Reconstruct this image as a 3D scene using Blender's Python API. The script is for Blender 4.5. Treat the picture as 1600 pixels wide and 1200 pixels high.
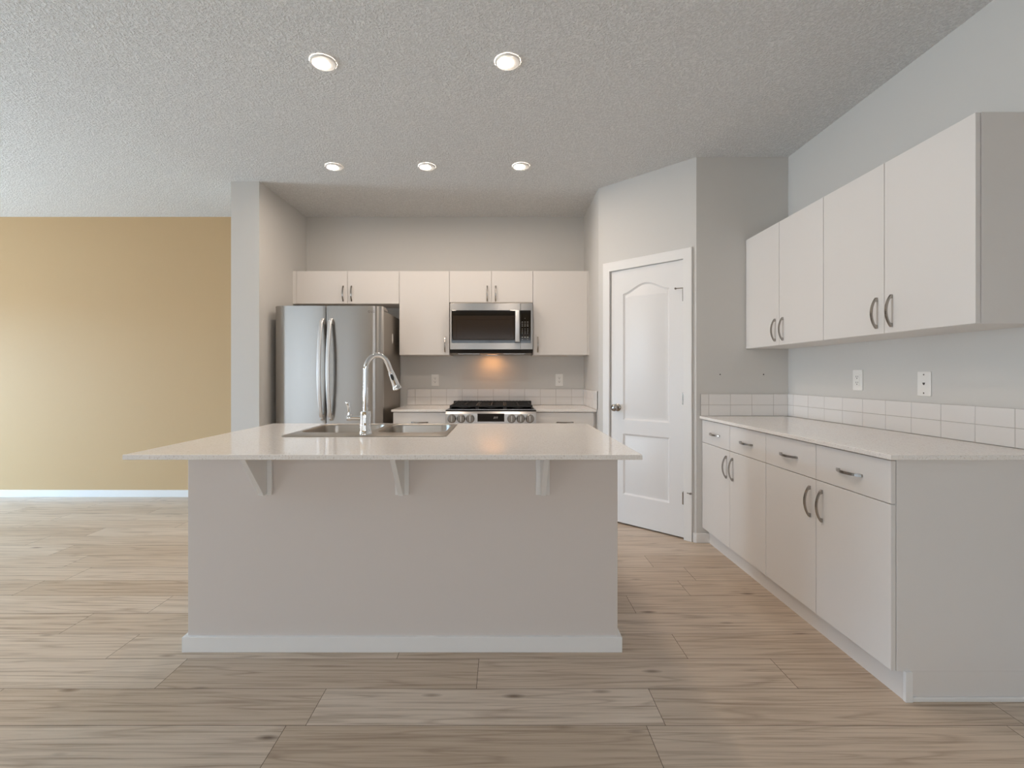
import bpy, bmesh, math, random
from mathutils import Vector, Matrix

for o in list(bpy.data.objects):
    bpy.data.objects.remove(o, do_unlink=True)
SC = bpy.context.scene
COL = SC.collection
PI = math.pi

# ------------------------------------------------------------------ camera
CH = 1.205                                   # camera height
cam = bpy.data.cameras.new('camera')
cam.sensor_fit = 'HORIZONTAL'
cam.sensor_width = 36.0
cam.lens = 747.0 / 1600.0 * 36.0
cam.shift_x = 15.0 / 1600.0
cam.shift_y = -13.0 / 1600.0
cam.clip_start = 0.05
camo = bpy.data.objects.new('camera', cam)
camo.location = (0, 0, CH)
camo.rotation_euler = (PI / 2, 0, 0)
COL.objects.link(camo)
SC.camera = camo

# ------------------------------------------------------------------ world, daylight, exposure
world = bpy.data.worlds.new('world')
SC.world = world
world.use_nodes = True
bg = world.node_tree.nodes['Background']
bg.inputs['Color'].default_value = (0.74, 0.86, 1.0, 1)
bg.inputs['Strength'].default_value = 1.2


def daylight(name, loc, target, sx, sy, power, color):
    l = bpy.data.lights.new(name, 'AREA')
    l.shape = 'RECTANGLE'
    l.size, l.size_y = sx, sy
    l.energy = power
    l.color = color
    o = bpy.data.objects.new(name, l)
    o.location = loc
    d = Vector(target) - Vector(loc)
    o.rotation_euler = d.to_track_quat('-Z', 'Y').to_euler()
    COL.objects.link(o)
    return o


daylight('daylight_side_window', (-8.9, 1.2, 3.0), (-4.2, 2.4, 0.85), 4.0, 1.8, 800, (0.42, 0.69, 1.0))
daylight('ground_bounce_fill', (-9.2, 4.0, -0.1), (-1.0, 1.6, 2.6), 3.6, 2.0, 740, (0.74, 0.88, 1.0))  # lamp added low outside to brighten the ceiling, standing in for ground bounce
daylight('daylight_rear_door', (-4.8, -3.9, 1.6), (-3.4, 1.0, 1.0), 2.6, 2.0, 34, (0.72, 0.86, 1.0))
daylight('daylight_rear_window', (-0.5, -4.7, 2.7), (-0.6, 1.5, 0.2), 3.6, 1.6, 78, (0.88, 0.94, 1.0))

SC.view_settings.view_transform = 'Standard'
SC.view_settings.look = 'None'
SC.view_settings.exposure = 0.94
SC.view_settings.gamma = 1.0
SC.view_settings.use_curve_mapping = False
SC.cycles.use_denoising = True
SC.cycles.max_bounces = 10
SC.cycles.diffuse_bounces = 7
SC.cycles.glossy_bounces = 5
SC.cycles.sample_clamp_indirect = 6.0


# ------------------------------------------------------------------ materials
def lin(r, g, b):
    f = lambda c: (c / 255 / 12.92) if c / 255 <= 0.04045 else ((c / 255 + 0.055) / 1.055) ** 2.4
    return (f(r), f(g), f(b), 1.0)


def mat(name, rgb, rough=0.5, metal=0.0, spec=0.5):
    m = bpy.data.materials.new(name)
    m.use_nodes = True
    b = m.node_tree.nodes['Principled BSDF']
    b.inputs['Base Color'].default_value = lin(*rgb)
    b.inputs['Roughness'].default_value = rough
    b.inputs['Metallic'].default_value = metal
    b.inputs['Specular IOR Level'].default_value = spec
    return m


def nd(m, t, **kw):
    n = m.node_tree.nodes.new(t)
    for k, v in kw.items():
        setattr(n, k, v)
    return n


def lk(m, a, ao, b, bi):
    m.node_tree.links.new(a.outputs[ao], b.inputs[bi])


def coords(m, scale=(1, 1, 1)):
    tc = nd(m, 'ShaderNodeTexCoord')
    mp = nd(m, 'ShaderNodeMapping')
    mp.inputs['Scale'].default_value = scale
    lk(m, tc, 'Object', mp, 'Vector')
    return mp


def bsdf(m):
    return m.node_tree.nodes['Principled BSDF']


def add_noise_bump(m, scale=(1, 1, 1), nscale=200.0, strength=0.1, dist=0.002, detail=3):
    mp = coords(m, scale)
    n = nd(m, 'ShaderNodeTexNoise')
    n.inputs['Scale'].default_value = nscale
    n.inputs['Detail'].default_value = detail
    lk(m, mp, 'Vector', n, 'Vector')
    b = nd(m, 'ShaderNodeBump')
    b.inputs['Strength'].default_value = strength
    b.inputs['Distance'].default_value = dist
    lk(m, n, 'Fac', b, 'Height')
    lk(m, b, 'Normal', bsdf(m), 'Normal')
    return m


def ramp(m, stops):
    r = nd(m, 'ShaderNodeValToRGB')
    e = r.color_ramp.elements
    while len(e) < len(stops):
        e.new(0.5)
    for i, (p, c) in enumerate(stops):
        e[i].position = p
        e[i].color = c if len(c) == 4 else (*c, 1)
    return r


M = {}
M['wall'] = add_noise_bump(mat('wall_paint_grey', (211, 209, 205), 0.6, 0, 0.3), nscale=260, strength=0.08)
M['tan'] = add_noise_bump(mat('wall_paint_ochre', (196, 167, 127), 0.55, 0, 0.3), nscale=260, strength=0.08)
M['trim'] = mat('trim_white_paint', (234, 233, 231), 0.4)
M['door'] = mat('door_white_paint', (232, 231, 230), 0.38)
M['melamine'] = add_noise_bump(mat('cabinet_white_melamine', (226, 222, 218), 0.42, 0, 0.4), nscale=300, strength=0.03)
M['drywall'] = add_noise_bump(mat('island_paint_greige', (216, 208, 202), 0.6, 0, 0.3), nscale=240, strength=0.08)
M['steel'] = mat('brushed_stainless', (196, 194, 191), 0.27, 1.0)
M['steel_door'] = mat('brushed_stainless_door', (172, 169, 165), 0.27, 1.0)
M['steel_dark'] = mat('dark_steel_side', (150, 143, 134), 0.42, 0.8)
M['nickel'] = mat('satin_nickel', (168, 163, 157), 0.24, 1.0)
M['chrome'] = mat('polished_chrome', (226, 226, 226), 0.06, 1.0)
M['black_glass'] = mat('black_glass', (14, 11, 9), 0.08, 0, 0.5)
M['window_glass'] = mat('smoked_window_screen', (48, 38, 29), 0.14, 0, 0.25)
M['black'] = mat('black_plastic', (16, 15, 14), 0.45)
M['iron'] = mat('cast_iron_black', (22, 20, 18), 0.55)
M['rubber'] = mat('grey_rubber', (46, 46, 46), 0.6)
M['white_plastic'] = mat('white_plastic', (238, 236, 232), 0.35)
M['slot'] = mat('socket_slot_dark', (60, 56, 52), 0.6)
M['mark'] = mat('printed_grey_mark', (196, 194, 190), 0.5)
M['logo'] = mat('logo_dark_grey', (84, 82, 80), 0.4)
M['grout'] = mat('grout_light', (190, 184, 178), 0.8)
M['tile'] = mat('white_glazed_tile', (232, 229, 226), 0.14)
M['vinyl'] = mat('window_white_vinyl', (240, 240, 240), 0.4)
M['gap'] = mat('plank_gap_dark', (70, 58, 46), 0.9)

# vertically brushed stainless: reflections smear along z
for key in ('steel', 'steel_door'):
    m = M[key]
    b_ = bsdf(m)
    cz = nd(m, 'ShaderNodeCombineXYZ')
    cz.inputs[2].default_value = 1.0
    lk(m, cz, 'Vector', b_, 'Tangent')
    b_.inputs['Anisotropic'].default_value = 0.9
    mp = coords(m, (40, 40, 0.3))
    n = nd(m, 'ShaderNodeTexNoise')
    n.inputs['Scale'].default_value = 4.0
    n.inputs['Detail'].default_value = 3
    lk(m, mp, 'Vector', n, 'Vector')
    mr = nd(m, 'ShaderNodeMapRange')
    mr.inputs['To Min'].default_value = 0.27
    mr.inputs['To Max'].default_value = 0.31
    lk(m, n, 'Fac', mr, 'Value')
    lk(m, mr, 'Result', b_, 'Roughness')
M['sink_steel'] = mat('sink_satin_steel', (182, 175, 166), 0.34, 1.0)
M['handle_steel'] = mat('satin_steel_bar', (226, 226, 226), 0.42, 1.0)

# popcorn ceiling
m = M['ceiling'] = mat('popcorn_ceiling', (228, 227, 225), 0.9, 0, 0.1)
mp = coords(m)
n1 = nd(m, 'ShaderNodeTexNoise')
n1.inputs['Scale'].default_value = 95
n1.inputs['Detail'].default_value = 3
n1.inputs['Roughness'].default_value = 0.6
lk(m, mp, 'Vector', n1, 'Vector')
r1 = ramp(m, [(0.36, (0, 0, 0)), (0.66, (1, 1, 1))])
lk(m, n1, 'Fac', r1, 'Fac')
bp = nd(m, 'ShaderNodeBump')
bp.inputs['Strength'].default_value = 0.85
bp.inputs['Distance'].default_value = 0.008
lk(m, r1, 'Color', bp, 'Height')
lk(m, bp, 'Normal', bsdf(m), 'Normal')
rc = ramp(m, [(0.0, lin(226, 226, 225)), (1.0, lin(246, 246, 245))])  # low spots of the texture also darkened in colour, as painted shade
lk(m, r1, 'Color', rc, 'Fac')
lk(m, rc, 'Color', bsdf(m), 'Base Color')

# quartz worktop with fine fleck
m = M['quartz'] = mat('quartz_cream', (222, 213, 204), 0.07)
mp = coords(m)
v1 = nd(m, 'ShaderNodeTexNoise')
v1.inputs['Scale'].default_value = 170
v1.inputs['Detail'].default_value = 2
lk(m, mp, 'Vector', v1, 'Vector')
v2 = nd(m, 'ShaderNodeTexVoronoi')
v2.inputs['Scale'].default_value = 60
lk(m, mp, 'Vector', v2, 'Vector')
ra = ramp(m, [(0.30, lin(218, 209, 200)), (0.40, lin(240, 235, 229)), (0.62, lin(243, 238, 233)), (0.72, lin(250, 248, 245))])
lk(m, v1, 'Fac', ra, 'Fac')
rb = ramp(m, [(0.05, lin(150, 134, 118)), (0.12, (1, 1, 1))])
lk(m, v2, 'Distance', rb, 'Fac')
mx = nd(m, 'ShaderNodeMix', data_type='RGBA', blend_type='MULTIPLY')
mx.inputs['Factor'].default_value = 0.35
lk(m, ra, 'Color', mx, 6)
lk(m, rb, 'Color', mx, 7)
lk(m, mx, 2, bsdf(m), 'Base Color')

# vinyl plank floor
m = M['plank'] = mat('vinyl_plank_oak', (190, 170, 148), 0.36, 0, 0.4)
at = nd(m, 'ShaderNodeAttribute', attribute_name='plank')
sp = nd(m, 'ShaderNodeSeparateColor')
lk(m, at, 'Color', sp, 'Color')
tc = nd(m, 'ShaderNodeTexCoord')
sx = nd(m, 'ShaderNodeSeparateXYZ')
lk(m, tc, 'Object', sx, 'Vector')


def math_node(m, op, a, b=None):
    n = nd(m, 'ShaderNodeMath', operation=op)
    for i, v in enumerate((a, b)):
        if v is None:
            continue
        if isinstance(v, (int, float)):
            n.inputs[i].default_value = v
        else:
            m.node_tree.links.new(v, n.inputs[i])
    return n.outputs[0]


ox = math_node(m, 'MULTIPLY', sp.outputs['Green'], 37.0)
oy = math_node(m, 'MULTIPLY', sp.outputs['Blue'], 23.0)
px = math_node(m, 'ADD', sx.outputs['X'], ox)
py = math_node(m, 'ADD', sx.outputs['Y'], oy)


def xy(fx, fy):
    c = nd(m, 'ShaderNodeCombineXYZ')
    m.node_tree.links.new(math_node(m, 'MULTIPLY', px, fx), c.inputs[0])
    m.node_tree.links.new(math_node(m, 'MULTIPLY', py, fy), c.inputs[1])
    return c


fine = nd(m, 'ShaderNodeTexNoise')
fine.inputs['Scale'].default_value = 1.0
fine.inputs['Detail'].default_value = 6
fine.inputs['Roughness'].default_value = 0.62
lk(m, xy(2.2, 70), 0, fine, 'Vector')
soft = nd(m, 'ShaderNodeTexNoise')
soft.inputs['Scale'].default_value = 1.0
soft.inputs['Detail'].default_value = 2
soft.inputs['Distortion'].default_value = 0.12
lk(m, xy(0.55, 9.0), 0, soft, 'Vector')
rings = math_node(m, 'FRACT', math_node(m, 'MULTIPLY', soft.outputs['Fac'], 9.0))
rings = math_node(m, 'ABSOLUTE', math_node(m, 'SUBTRACT', rings, 0.5))      # 0..0.5 contour grain
rr = nd(m, 'ShaderNodeMapRange')
m.node_tree.links.new(rings, rr.inputs['Value'])
rr.inputs['From Min'].default_value = 0.0
rr.inputs['From Max'].default_value = 0.16
rr.inputs['To Min'].default_value = 1.0
rr.inputs['To Max'].default_value = 0.0
knot = nd(m, 'ShaderNodeTexVoronoi')
knot.inputs['Scale'].default_value = 1.0
lk(m, xy(3.0, 10.0), 0, knot, 'Vector')
kr = nd(m, 'ShaderNodeMapRange')
lk(m, knot, 'Distance', kr, 'Value')
kr.inputs['From Min'].default_value = 0.03
kr.inputs['From Max'].default_value = 0.15
kr.inputs['To Min'].default_value = 1.0
kr.inputs['To Max'].default_value = 0.0
ksel = nd(m, 'ShaderNodeSeparateColor')
lk(m, knot, 'Color', ksel, 'Color')
kmask = math_node(m, 'GREATER_THAN', ksel.outputs['Red'], 0.42)
kfac = math_node(m, 'MULTIPLY', kr.outputs['Result'], kmask)
tone = ramp(m, [(0.0, lin(198, 178, 156)), (0.5, lin(212, 194, 174)), (1.0, lin(224, 209, 192))])
lk(m, sp, 'Red', tone, 'Fac')
gr = ramp(m, [(0.28, lin(188, 178, 168)), (0.5, lin(240, 237, 234)), (0.72, (1, 1, 1))])
lk(m, fine, 'Fac', gr, 'Fac')
mxa = nd(m, 'ShaderNodeMix', data_type='RGBA', blend_type='MULTIPLY')
mxa.inputs['Factor'].default_value = 0.85
lk(m, tone, 'Color', mxa, 6)
lk(m, gr, 'Color', mxa, 7)
mxb = nd(m, 'ShaderNodeMix', data_type='RGBA', blend_type='MULTIPLY')
m.node_tree.links.new(math_node(m, 'MULTIPLY', rr.outputs['Result'], 0.30), mxb.inputs['Factor'])
lk(m, mxa, 2, mxb, 6)
mxb.inputs[7].default_value = lin(150, 125, 102)
mxc = nd(m, 'ShaderNodeMix', data_type='RGBA', blend_type='MULTIPLY')
m.node_tree.links.new(math_node(m, 'MULTIPLY', kfac, 0.75), mxc.inputs['Factor'])
lk(m, mxb, 2, mxc, 6)
mxc.inputs[7].default_value = lin(112, 88, 68)
lk(m, mxc, 2, bsdf(m), 'Base Color')
bpn = nd(m, 'ShaderNodeBump')
bpn.inputs['Strength'].default_value = 0.12
bpn.inputs['Distance'].default_value = 0.001
lk(m, fine, 'Fac', bpn, 'Height')
lk(m, bpn, 'Normal', bsdf(m), 'Normal')


def emis(name, rgb, strength):
    m = mat(name, (250, 248, 240), 0.4)
    b = bsdf(m)
    b.inputs['Emission Color'].default_value = lin(*rgb)
    b.inputs['Emission Strength'].default_value = strength
    return m


M['lamp'] = emis('led_lens_glow', (255, 236, 218), 208.0)
M['cook_lamp'] = emis('cooktop_lamp_glow', (255, 178, 104), 17.0)


# ------------------------------------------------------------------ mesh helpers
def box(bm, x0, x1, y0, y1, z0, z1, bev=0.0, seg=2):
    vs = [bm.verts.new(p) for p in ((x0, y0, z0), (x1, y0, z0), (x1, y1, z0), (x0, y1, z0),
                                    (x0, y0, z1), (x1, y0, z1), (x1, y1, z1), (x0, y1, z1))]
    fs = [bm.faces.new([vs[i] for i in f]) for f in ((0, 3, 2, 1), (4, 5, 6, 7), (0, 1, 5, 4), (1, 2, 6, 5), (2, 3, 7, 6), (3, 0, 4, 7))]
    if bev > 0:
        es = list({e for f in fs for e in f.edges})
        bmesh.ops.bevel(bm, geom=es, offset=bev, segments=seg, profile=0.5, affect='EDGES', clamp_overlap=True)
    return bm


def prism(bm, poly, fn, d0, d1, bev=0.0):
    a = [bm.verts.new(fn(p[0], p[1], d0)) for p in poly]
    b = [bm.verts.new(fn(p[0], p[1], d1)) for p in poly]
    n = len(poly)
    fs = [bm.faces.new(a), bm.faces.new(list(reversed(b)))]
    for i in range(n):
        j = (i + 1) % n
        fs.append(bm.faces.new((a[j], a[i], b[i], b[j])))
    if bev > 0:
        es = list({e for f in fs[:2] for e in f.edges})
        bmesh.ops.bevel(bm, geom=es, offset=bev, segments=2, profile=0.5, affect='EDGES', clamp_overlap=True)
    return bm


def bridge(bm, la, lb):
    n = len(la)
    for i in range(n):
        j = (i + 1) % n
        bm.faces.new((la[i], la[j], lb[j], lb[i]))


def lathe(bm, prof, seg=24, mtx=None):
    mtx = mtx or Matrix()
    prev = None
    for (r, z) in prof:
        if r < 1e-6:
            ring = [bm.verts.new(mtx @ Vector((0, 0, z)))]
        else:
            ring = [bm.verts.new(mtx @ Vector((r * math.cos(2 * PI * i / seg), r * math.sin(2 * PI * i / seg), z))) for i in range(seg)]
        if prev:
            if len(prev) == 1 and len(ring) > 1:
                for i in range(seg):
                    bm.faces.new((prev[0], ring[i], ring[(i + 1) % seg]))
            elif len(ring) == 1 and len(prev) > 1:
                for i in range(seg):
                    bm.faces.new((prev[i], prev[(i + 1) % seg], ring[0]))
            else:
                bridge(bm, prev, ring)
        prev = ring
    return bm


def tube(bm, pts, rad, seg=14, cap=True, sect=None):
    pts = [Vector(p) for p in pts]
    n = len(pts)
    rads = rad if isinstance(rad, (list, tuple)) else [rad] * n
    tang = []
    for i in range(n):
        a = pts[max(i - 1, 0)]
        b = pts[min(i + 1, n - 1)]
        tang.append((b - a).normalized())
    up = Vector((0, 0, 1)) if abs(tang[0].z) < 0.9 else Vector((0, 1, 0))
    u = tang[0].cross(up).normalized()
    rings = []
    for i in range(n):
        u = (u - tang[i] * u.dot(tang[i])).normalized()
        w = tang[i].cross(u)
        r = rads[i]
        rings.append([bm.verts.new(pts[i] + (u * math.cos(2 * PI * k / seg) + w * math.sin(2 * PI * k / seg)) * r) for k in range(seg)])
        if i:
            bridge(bm, rings[i - 1], rings[i])
    if cap:
        bm.faces.new(list(reversed(rings[0])))
        bm.faces.new(rings[-1])
    return bm


def rrect(x0, x1, y0, y1, r, n=6):
    out = []
    for cx, cy, a0 in ((x1 - r, y0 + r, -PI / 2), (x1 - r, y1 - r, 0), (x0 + r, y1 - r, PI / 2), (x0 + r, y0 + r, PI)):
        for k in range(n + 1):
            a = a0 + PI / 2 * k / n
            out.append((cx + r * math.cos(a), cy + r * math.sin(a)))
    return out


def obj(name, bm, m, parent=None, smooth=None):
    bmesh.ops.recalc_face_normals(bm, faces=bm.faces)
    me = bpy.data.meshes.new(name)
    bm.to_mesh(me)
    bm.free()
    for x in (m if isinstance(m, (list, tuple)) else [m]):
        me.materials.append(x)
    if smooth is not None:
        me.shade_smooth()
        me.set_sharp_from_angle(angle=math.radians(smooth))
    o = bpy.data.objects.new(name, me)
    COL.objects.link(o)
    if parent is not None:
        o.parent = parent
    return o


def B(*a, **k):
    return box(bmesh.new(), *a, **k)


def tag(o, label, cat, group=None):
    o['label'] = label
    o['category'] = cat
    if group:
        o['group'] = group
    return o


def thing(name, label, cat, loc=(0, 0, 0), rz=0.0, group=None):
    o = bpy.data.objects.new(name, None)
    o.empty_display_size = 0.1
    COL.objects.link(o)
    o.location = loc
    o.rotation_euler = (0, 0, rz)
    return tag(o, label, cat, group)


def struct(name, bm, m, parent=None, smooth=None):
    o = obj(name, bm, m, parent, smooth)
    if parent is None:
        o['kind'] = 'structure'
    return o


def copy_tree(o, parent=None):
    c = o.copy()
    COL.objects.link(c)
    if parent is not None:
        c.parent = parent
    for ch in [x for x in o.children]:
        copy_tree(ch, c)
    return c


# ------------------------------------------------------------------ room dimensions
H = 2.784                    # ceiling
YB = 4.755                   # range wall
XR = 2.064                   # side wall with the long worktop
XL = -7.6                   # far side wall with the big window
YR = -3.3                    # wall behind the camera
YP = 3.453                   # pantry return wall
PA = Vector((1.401, YP, 0))  # pantry outer corner
PB = Vector((0.811, 4.035, 0))
CXL, CXR, CXB, CY = -2.206, -1.977, -1.951, 3.886   # end of the partition beside the fridge
T = 0.12

# floor: planks run along X
rnd = random.Random(11)
bm = bmesh.new()
lay = bm.loops.layers.float_color.new('plank')
ROW0, RW, PL = 1.8408, 0.1945, 1.24
known = {-1: -0.678, 0: -0.10, 1: -0.45, 2: -0.83, 3: 0.678, 4: 1.03, 5: 1.14}
tones = {(-1, -0.678): 0.86, (-1, -1.918): 0.3, (-1, 0.562): 0.42, (0, -0.10): 0.5, (0, -1.34): 0.22, (0, 1.14): 0.3,
         (0, -2.58): 0.8, (1, -0.45): 0.35, (1, 0.79): 0.36, (1, -1.69): 0.66, (1, -2.93): 0.72, (2, -2.07): 0.4, (2, 0.41): 0.66,
         (2, -3.31): 0.52, (3, -0.562): 0.3, (3, 0.678): 0.5, (3, -1.802): 0.74, (3, -3.042): 0.7}
r0 = int((YR - ROW0) / RW) - 1
r1 = int((YB - ROW0) / RW) + 1
g = 0.0009
for r in range(r0, r1 + 1):
    ya = max(ROW0 + r * RW, YR)
    yb = min(ROW0 + (r + 1) * RW, YB + 0.02)
    if yb <= ya:
        continue
    start = known.get(r, rnd.uniform(0, PL))
    k = math.floor((XL - start) / PL)
    while start + k * PL < XR + 0.02:
        xa0 = start + k * PL
        xa, xb = max(xa0, XL), min(xa0 + PL, XR + 0.02)
        k += 1
        if xb - xa < 0.004:
            continue
        t = rnd.triangular(0.05, 1.0, 0.55)
        for (rr_, xx), v in tones.items():
            if rr_ == r and abs(xx - xa0) < 0.02:
                t = v
        c = (t, rnd.random(), rnd.random(), 1)
        vs = [bm.verts.new(p) for p in ((xa + g, ya + g, 0), (xb - g, ya + g, 0), (xb - g, yb - g, 0), (xa + g, yb - g, 0))]
        f = bm.faces.new(vs)
        for l in f.loops:
            l[lay] = c
n0 = len(bm.faces)
box(bm, XL, XR + 0.02, YR, YB + 0.02, -0.1, -0.0012)
bm.faces.ensure_lookup_table()
for f in bm.faces[n0:]:
    f.material_index = 1
struct('floor', bm, [M['plank'], M['gap']])

struct('ceiling', B(XL, XR, YR, YB, H, H + 0.1), M['ceiling'])

# walls
struct('wall_back', B(CXB, XR + T, YB, YB + T, 0, H), M['wall'])
struct('wall_back_left', B(XL - T, CXB - 0.01, YB, YB + T, 0, H), M['tan'])
bm = bmesh.new()
prism(bm, [(CXL, CY), (CXR, CY), (CXB, YB), (CXL + 0.02, YB)], lambda a, b, d: (a, b, d), 0, H, bev=0)
struct('wall_partition', bm, M['wall'])
struct('wall_pantry_side', B(PB.x, PB.x + T, PB.y + 0.05, YB, 0, H), M['wall'])
struct('wall_pantry_return', B(PA.x + 0.1, XR, YP, YP + T, 0, H), M['wall'])
struct('wall_right', B(XR, XR + T, YR - T, YB, 0, H), M['wall'])

# angled pantry wall with its door
DL = (PA - PB).length
DANG = math.atan2(PA.y - PB.y, PA.x - PB.x)
D0, D1, DTOP = 0.106, 0.745, 2.072
diag = Matrix.Translation(PB) @ Matrix.Rotation(DANG, 4, 'Z')
bm = bmesh.new()
k1, k2 = T * math.tan(abs(DANG) / 2), T * math.tan((PI / 2 - abs(DANG)) / 2)
prism(bm, [(0, 0), (D0, 0), (D0, T), (k1, T)], lambda a, b, d: (a, b, d), 0, DTOP)
prism(bm, [(D1, 0), (DL, 0), (DL - k2, T), (D1, T)], lambda a, b, d: (a, b, d), 0, DTOP)
prism(bm, [(0, 0), (DL, 0), (DL - k2, T), (k1, T)], lambda a, b, d: (a, b, d), DTOP, H)
bm.transform(diag)
# the two small returns that close the corners
prism(bm, [(PA.x, PA.y), (PA.x + 0.1, PA.y), (PA.x + 0.1, PA.y + T), (PA.x + k2 * 0.7, PA.y + T), (PA.x, PA.y + 0.001)], lambda a, b, d: (a, b, d), 0, H)
prism(bm, [(PB.x, PB.y), (PB.x, PB.y + 0.05), (PB.x + T, PB.y + 0.05), (PB.x + T, PB.y + 0.049)], lambda a, b, d: (a, b, d), 0, H)
struct('wall_pantry_front', bm, M['wall'])

# far side wall with a wide window, and the wall behind the camera with a patio door and a window
def wall_with_holes(bm, a0, a1, holes, fn):
    cur = a0
    for (h0, h1, z0, z1) in sorted(holes):
        fn(bm, cur, h0, 0, H)
        if z0 > 0.001:
            fn(bm, h0, h1, 0, z0)
        fn(bm, h0, h1, z1, H)
        cur = h1
    fn(bm, cur, a1, 0, H)
    return bm


WL = [(0.0, 1.75, 0.35, 2.16), (2.1, 3.85, 0.35, 2.16)]
WRR = [(-5.75, -4.3, 0.04, 2.08), (-3.78, -3.36, 0.3, 2.08), (-1.5, 0.9, 0.85, 2.1)]
struct('wall_left', wall_with_holes(bmesh.new(), YR - T, YB, WL, lambda b, p, q, z0, z1: box(b, XL - T, XL, p, q, z0, z1)), M['tan'])
struct('wall_rear', wall_with_holes(bmesh.new(), XL, XR, WRR, lambda b, p, q, z0, z1: box(b, p, q, YR - T, YR, z0, z1)), M['tan'])


def window_frame(name, h, fn, bars):
    h0, h1, z0, z1 = h
    w = 0.055
    bm = bmesh.new()
    fn(bm, h0, h0 + w, z0, z1)
    fn(bm, h1 - w, h1, z0, z1)
    fn(bm, h0 + w, h1 - w, z0, z0 + w)
    fn(bm, h0 + w, h1 - w, z1 - w, z1)
    for b_ in bars:
        fn(bm, b_ - w / 2, b_ + w / 2, z0 + w, z1 - w)
    struct(name, bm, M['vinyl'])


window_frame('window_1', WL[0], lambda b, p, q, z0, z1: box(b, XL - T + 0.02, XL - 0.03, p, q, z0, z1), (0.875,))
window_frame('window_3', WL[1], lambda b, p, q, z0, z1: box(b, XL - T + 0.02, XL - 0.03, p, q, z0, z1), (2.975,))
window_frame('door_2', WRR[0], lambda b, p, q, z0, z1: box(b, p, q, YR - T + 0.02, YR - 0.03, z0, z1), (-5.02,))
window_frame('window_4', WRR[1], lambda b, p, q, z0, z1: box(b, p, q, YR - T + 0.02, YR - 0.03, z0, z1), ())
window_frame('window_2', WRR[2], lambda b, p, q, z0, z1: box(b, p, q, YR - T + 0.02, YR - 0.03, z0, z1), (-0.3,))

# baseboards
BBH, BBT = 0.069, 0.014


def bboard(name, x0, x1, y0, y1):
    struct(name, B(x0, x1, y0, y1, 0, BBH, bev=0.003), M['trim'])


bboard('baseboard_back', XL, CXL + 0.02, YB - BBT, YB)
bboard('baseboard_left', XL, XL + BBT, YR, YB - BBT)
bboard('baseboard_partition', CXL - BBT, CXR + BBT, CY - BBT, CY)
bboard('baseboard_partition_side', CXL - BBT, CXL, CY, YB - BBT)
bboard('baseboard_return', PA.x - 0.006, 1.494, YP - BBT, YP)
bm = B(D1 + 0.064, DL + 0.006, -BBT, 0, 0, BBH, bev=0.003)
bm.transform(diag)
struct('baseboard_pantry', bm, M['trim'])
bboard('baseboard_right', XR - BBT, XR, YR, 1.76)

# pantry door: casing, slab with moulded arch panels, knob, hinges
bm = bmesh.new()
cw, ct = 0.060, 0.017
cl0, cr1, ctop = D0 - cw + 0.006, D1 + cw - 0.004, DTOP + 0.066
prism(bm, [(cl0, 0), (D0 + 0.006, 0), (D0 + 0.006, DTOP - 0.004), (D1 - 0.004, DTOP - 0.004), (D1 - 0.004, 0), (cr1, 0), (cr1, ctop), (cl0, ctop)],
      lambda a, b, d: (a, d, b), -ct, 0.0, bev=0.004)
# jambs
box(bm, D0, D0 + 0.006, 0.0, T, 0, DTOP)
box(bm, D1 - 0.006, D1, 0.0, T, 0, DTOP)
box(bm, D0, D1, 0.0, T, DTOP - 0.006, DTOP)
bm.transform(diag)
struct('trim_1', bm, M['trim'])

SX0, SX1, SZ0, SZ1 = D0 + 0.013, D1 - 0.0105, 0.012, DTOP - 0.010
SW = SX1 - SX0


def inset(loop, d):
    n = len(loop)
    out = []
    for i in range(n):
        p0, p1, p2 = Vector(loop[i - 1]), Vector(loop[i]), Vector(loop[(i + 1) % n])
        e1, e2 = (p1 - p0).normalized(), (p2 - p1).normalized()
        n1, n2 = Vector((-e1.y, e1.x)), Vector((-e2.y, e2.x))
        b_ = (n1 + n2).normalized()
        s = d / max(0.35, b_.dot(n1))
        out.append((p1.x + b_.x * s, p1.y + b_.y * s))
    return out


u0, u1 = SX0 + 0.112, SX1 - 0.112
p_low = [(u0, 0.245), (u1, 0.245), (u1, 0.737), (u0, 0.737)]
sh, rise = 1.868, 0.068
p_top = [(u0, 0.848), (u1, 0.848), (u1, sh)]
NA = 28
for i in range(1, NA):
    t = i / NA
    p_top.append((u1 + (u0 - u1) * t, sh + rise * (0.5 - 0.5 * math.cos(2 * PI * t)) ** 0.85))
p_top.append((u0, sh))
bm = bmesh.new()
fy = 0.004
mk = lambda loop, y: [bm.verts.new((a, y, b)) for a, b in loop]
edges = []
outer = mk([(SX0, SZ0), (SX1, SZ0), (SX1, SZ1), (SX0, SZ1)], fy)
loops = [outer]
for lp in (p_low, p_top):
    loops.append(mk(lp, fy))
for L in loops:
    for i in range(len(L)):
        edges.append(bm.edges.new((L[i], L[(i + 1) % len(L)])))
bmesh.ops.triangle_fill(bm, use_beauty=True, use_dissolve=False, edges=edges)
for lp, base in ((p_low, loops[1]), (p_top, loops[2])):
    prev = base
    for d, y in ((0.006, fy + 0.006), (0.014, fy + 0.010), (0.020, fy + 0.010), (0.040, fy + 0.003)):
        cur = mk(inset(lp, d), y)
        bridge(bm, prev, cur)
        prev = cur
    bm.faces.new(prev)
backl = mk([(SX0, SZ0), (SX1, SZ0), (SX1, SZ1), (SX0, SZ1)], fy + 0.035)
bridge(bm, outer, backl)
bm.faces.new(backl)
door = struct('door_1', bm, M['door'], smooth=25)
door.matrix_world = diag
door['label'] = 'white two-panel arched pantry door set in the angled corner wall'
door['category'] = 'door'
bm = bmesh.new()
kx, kz = SX0 + 0.062, 0.945
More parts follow.
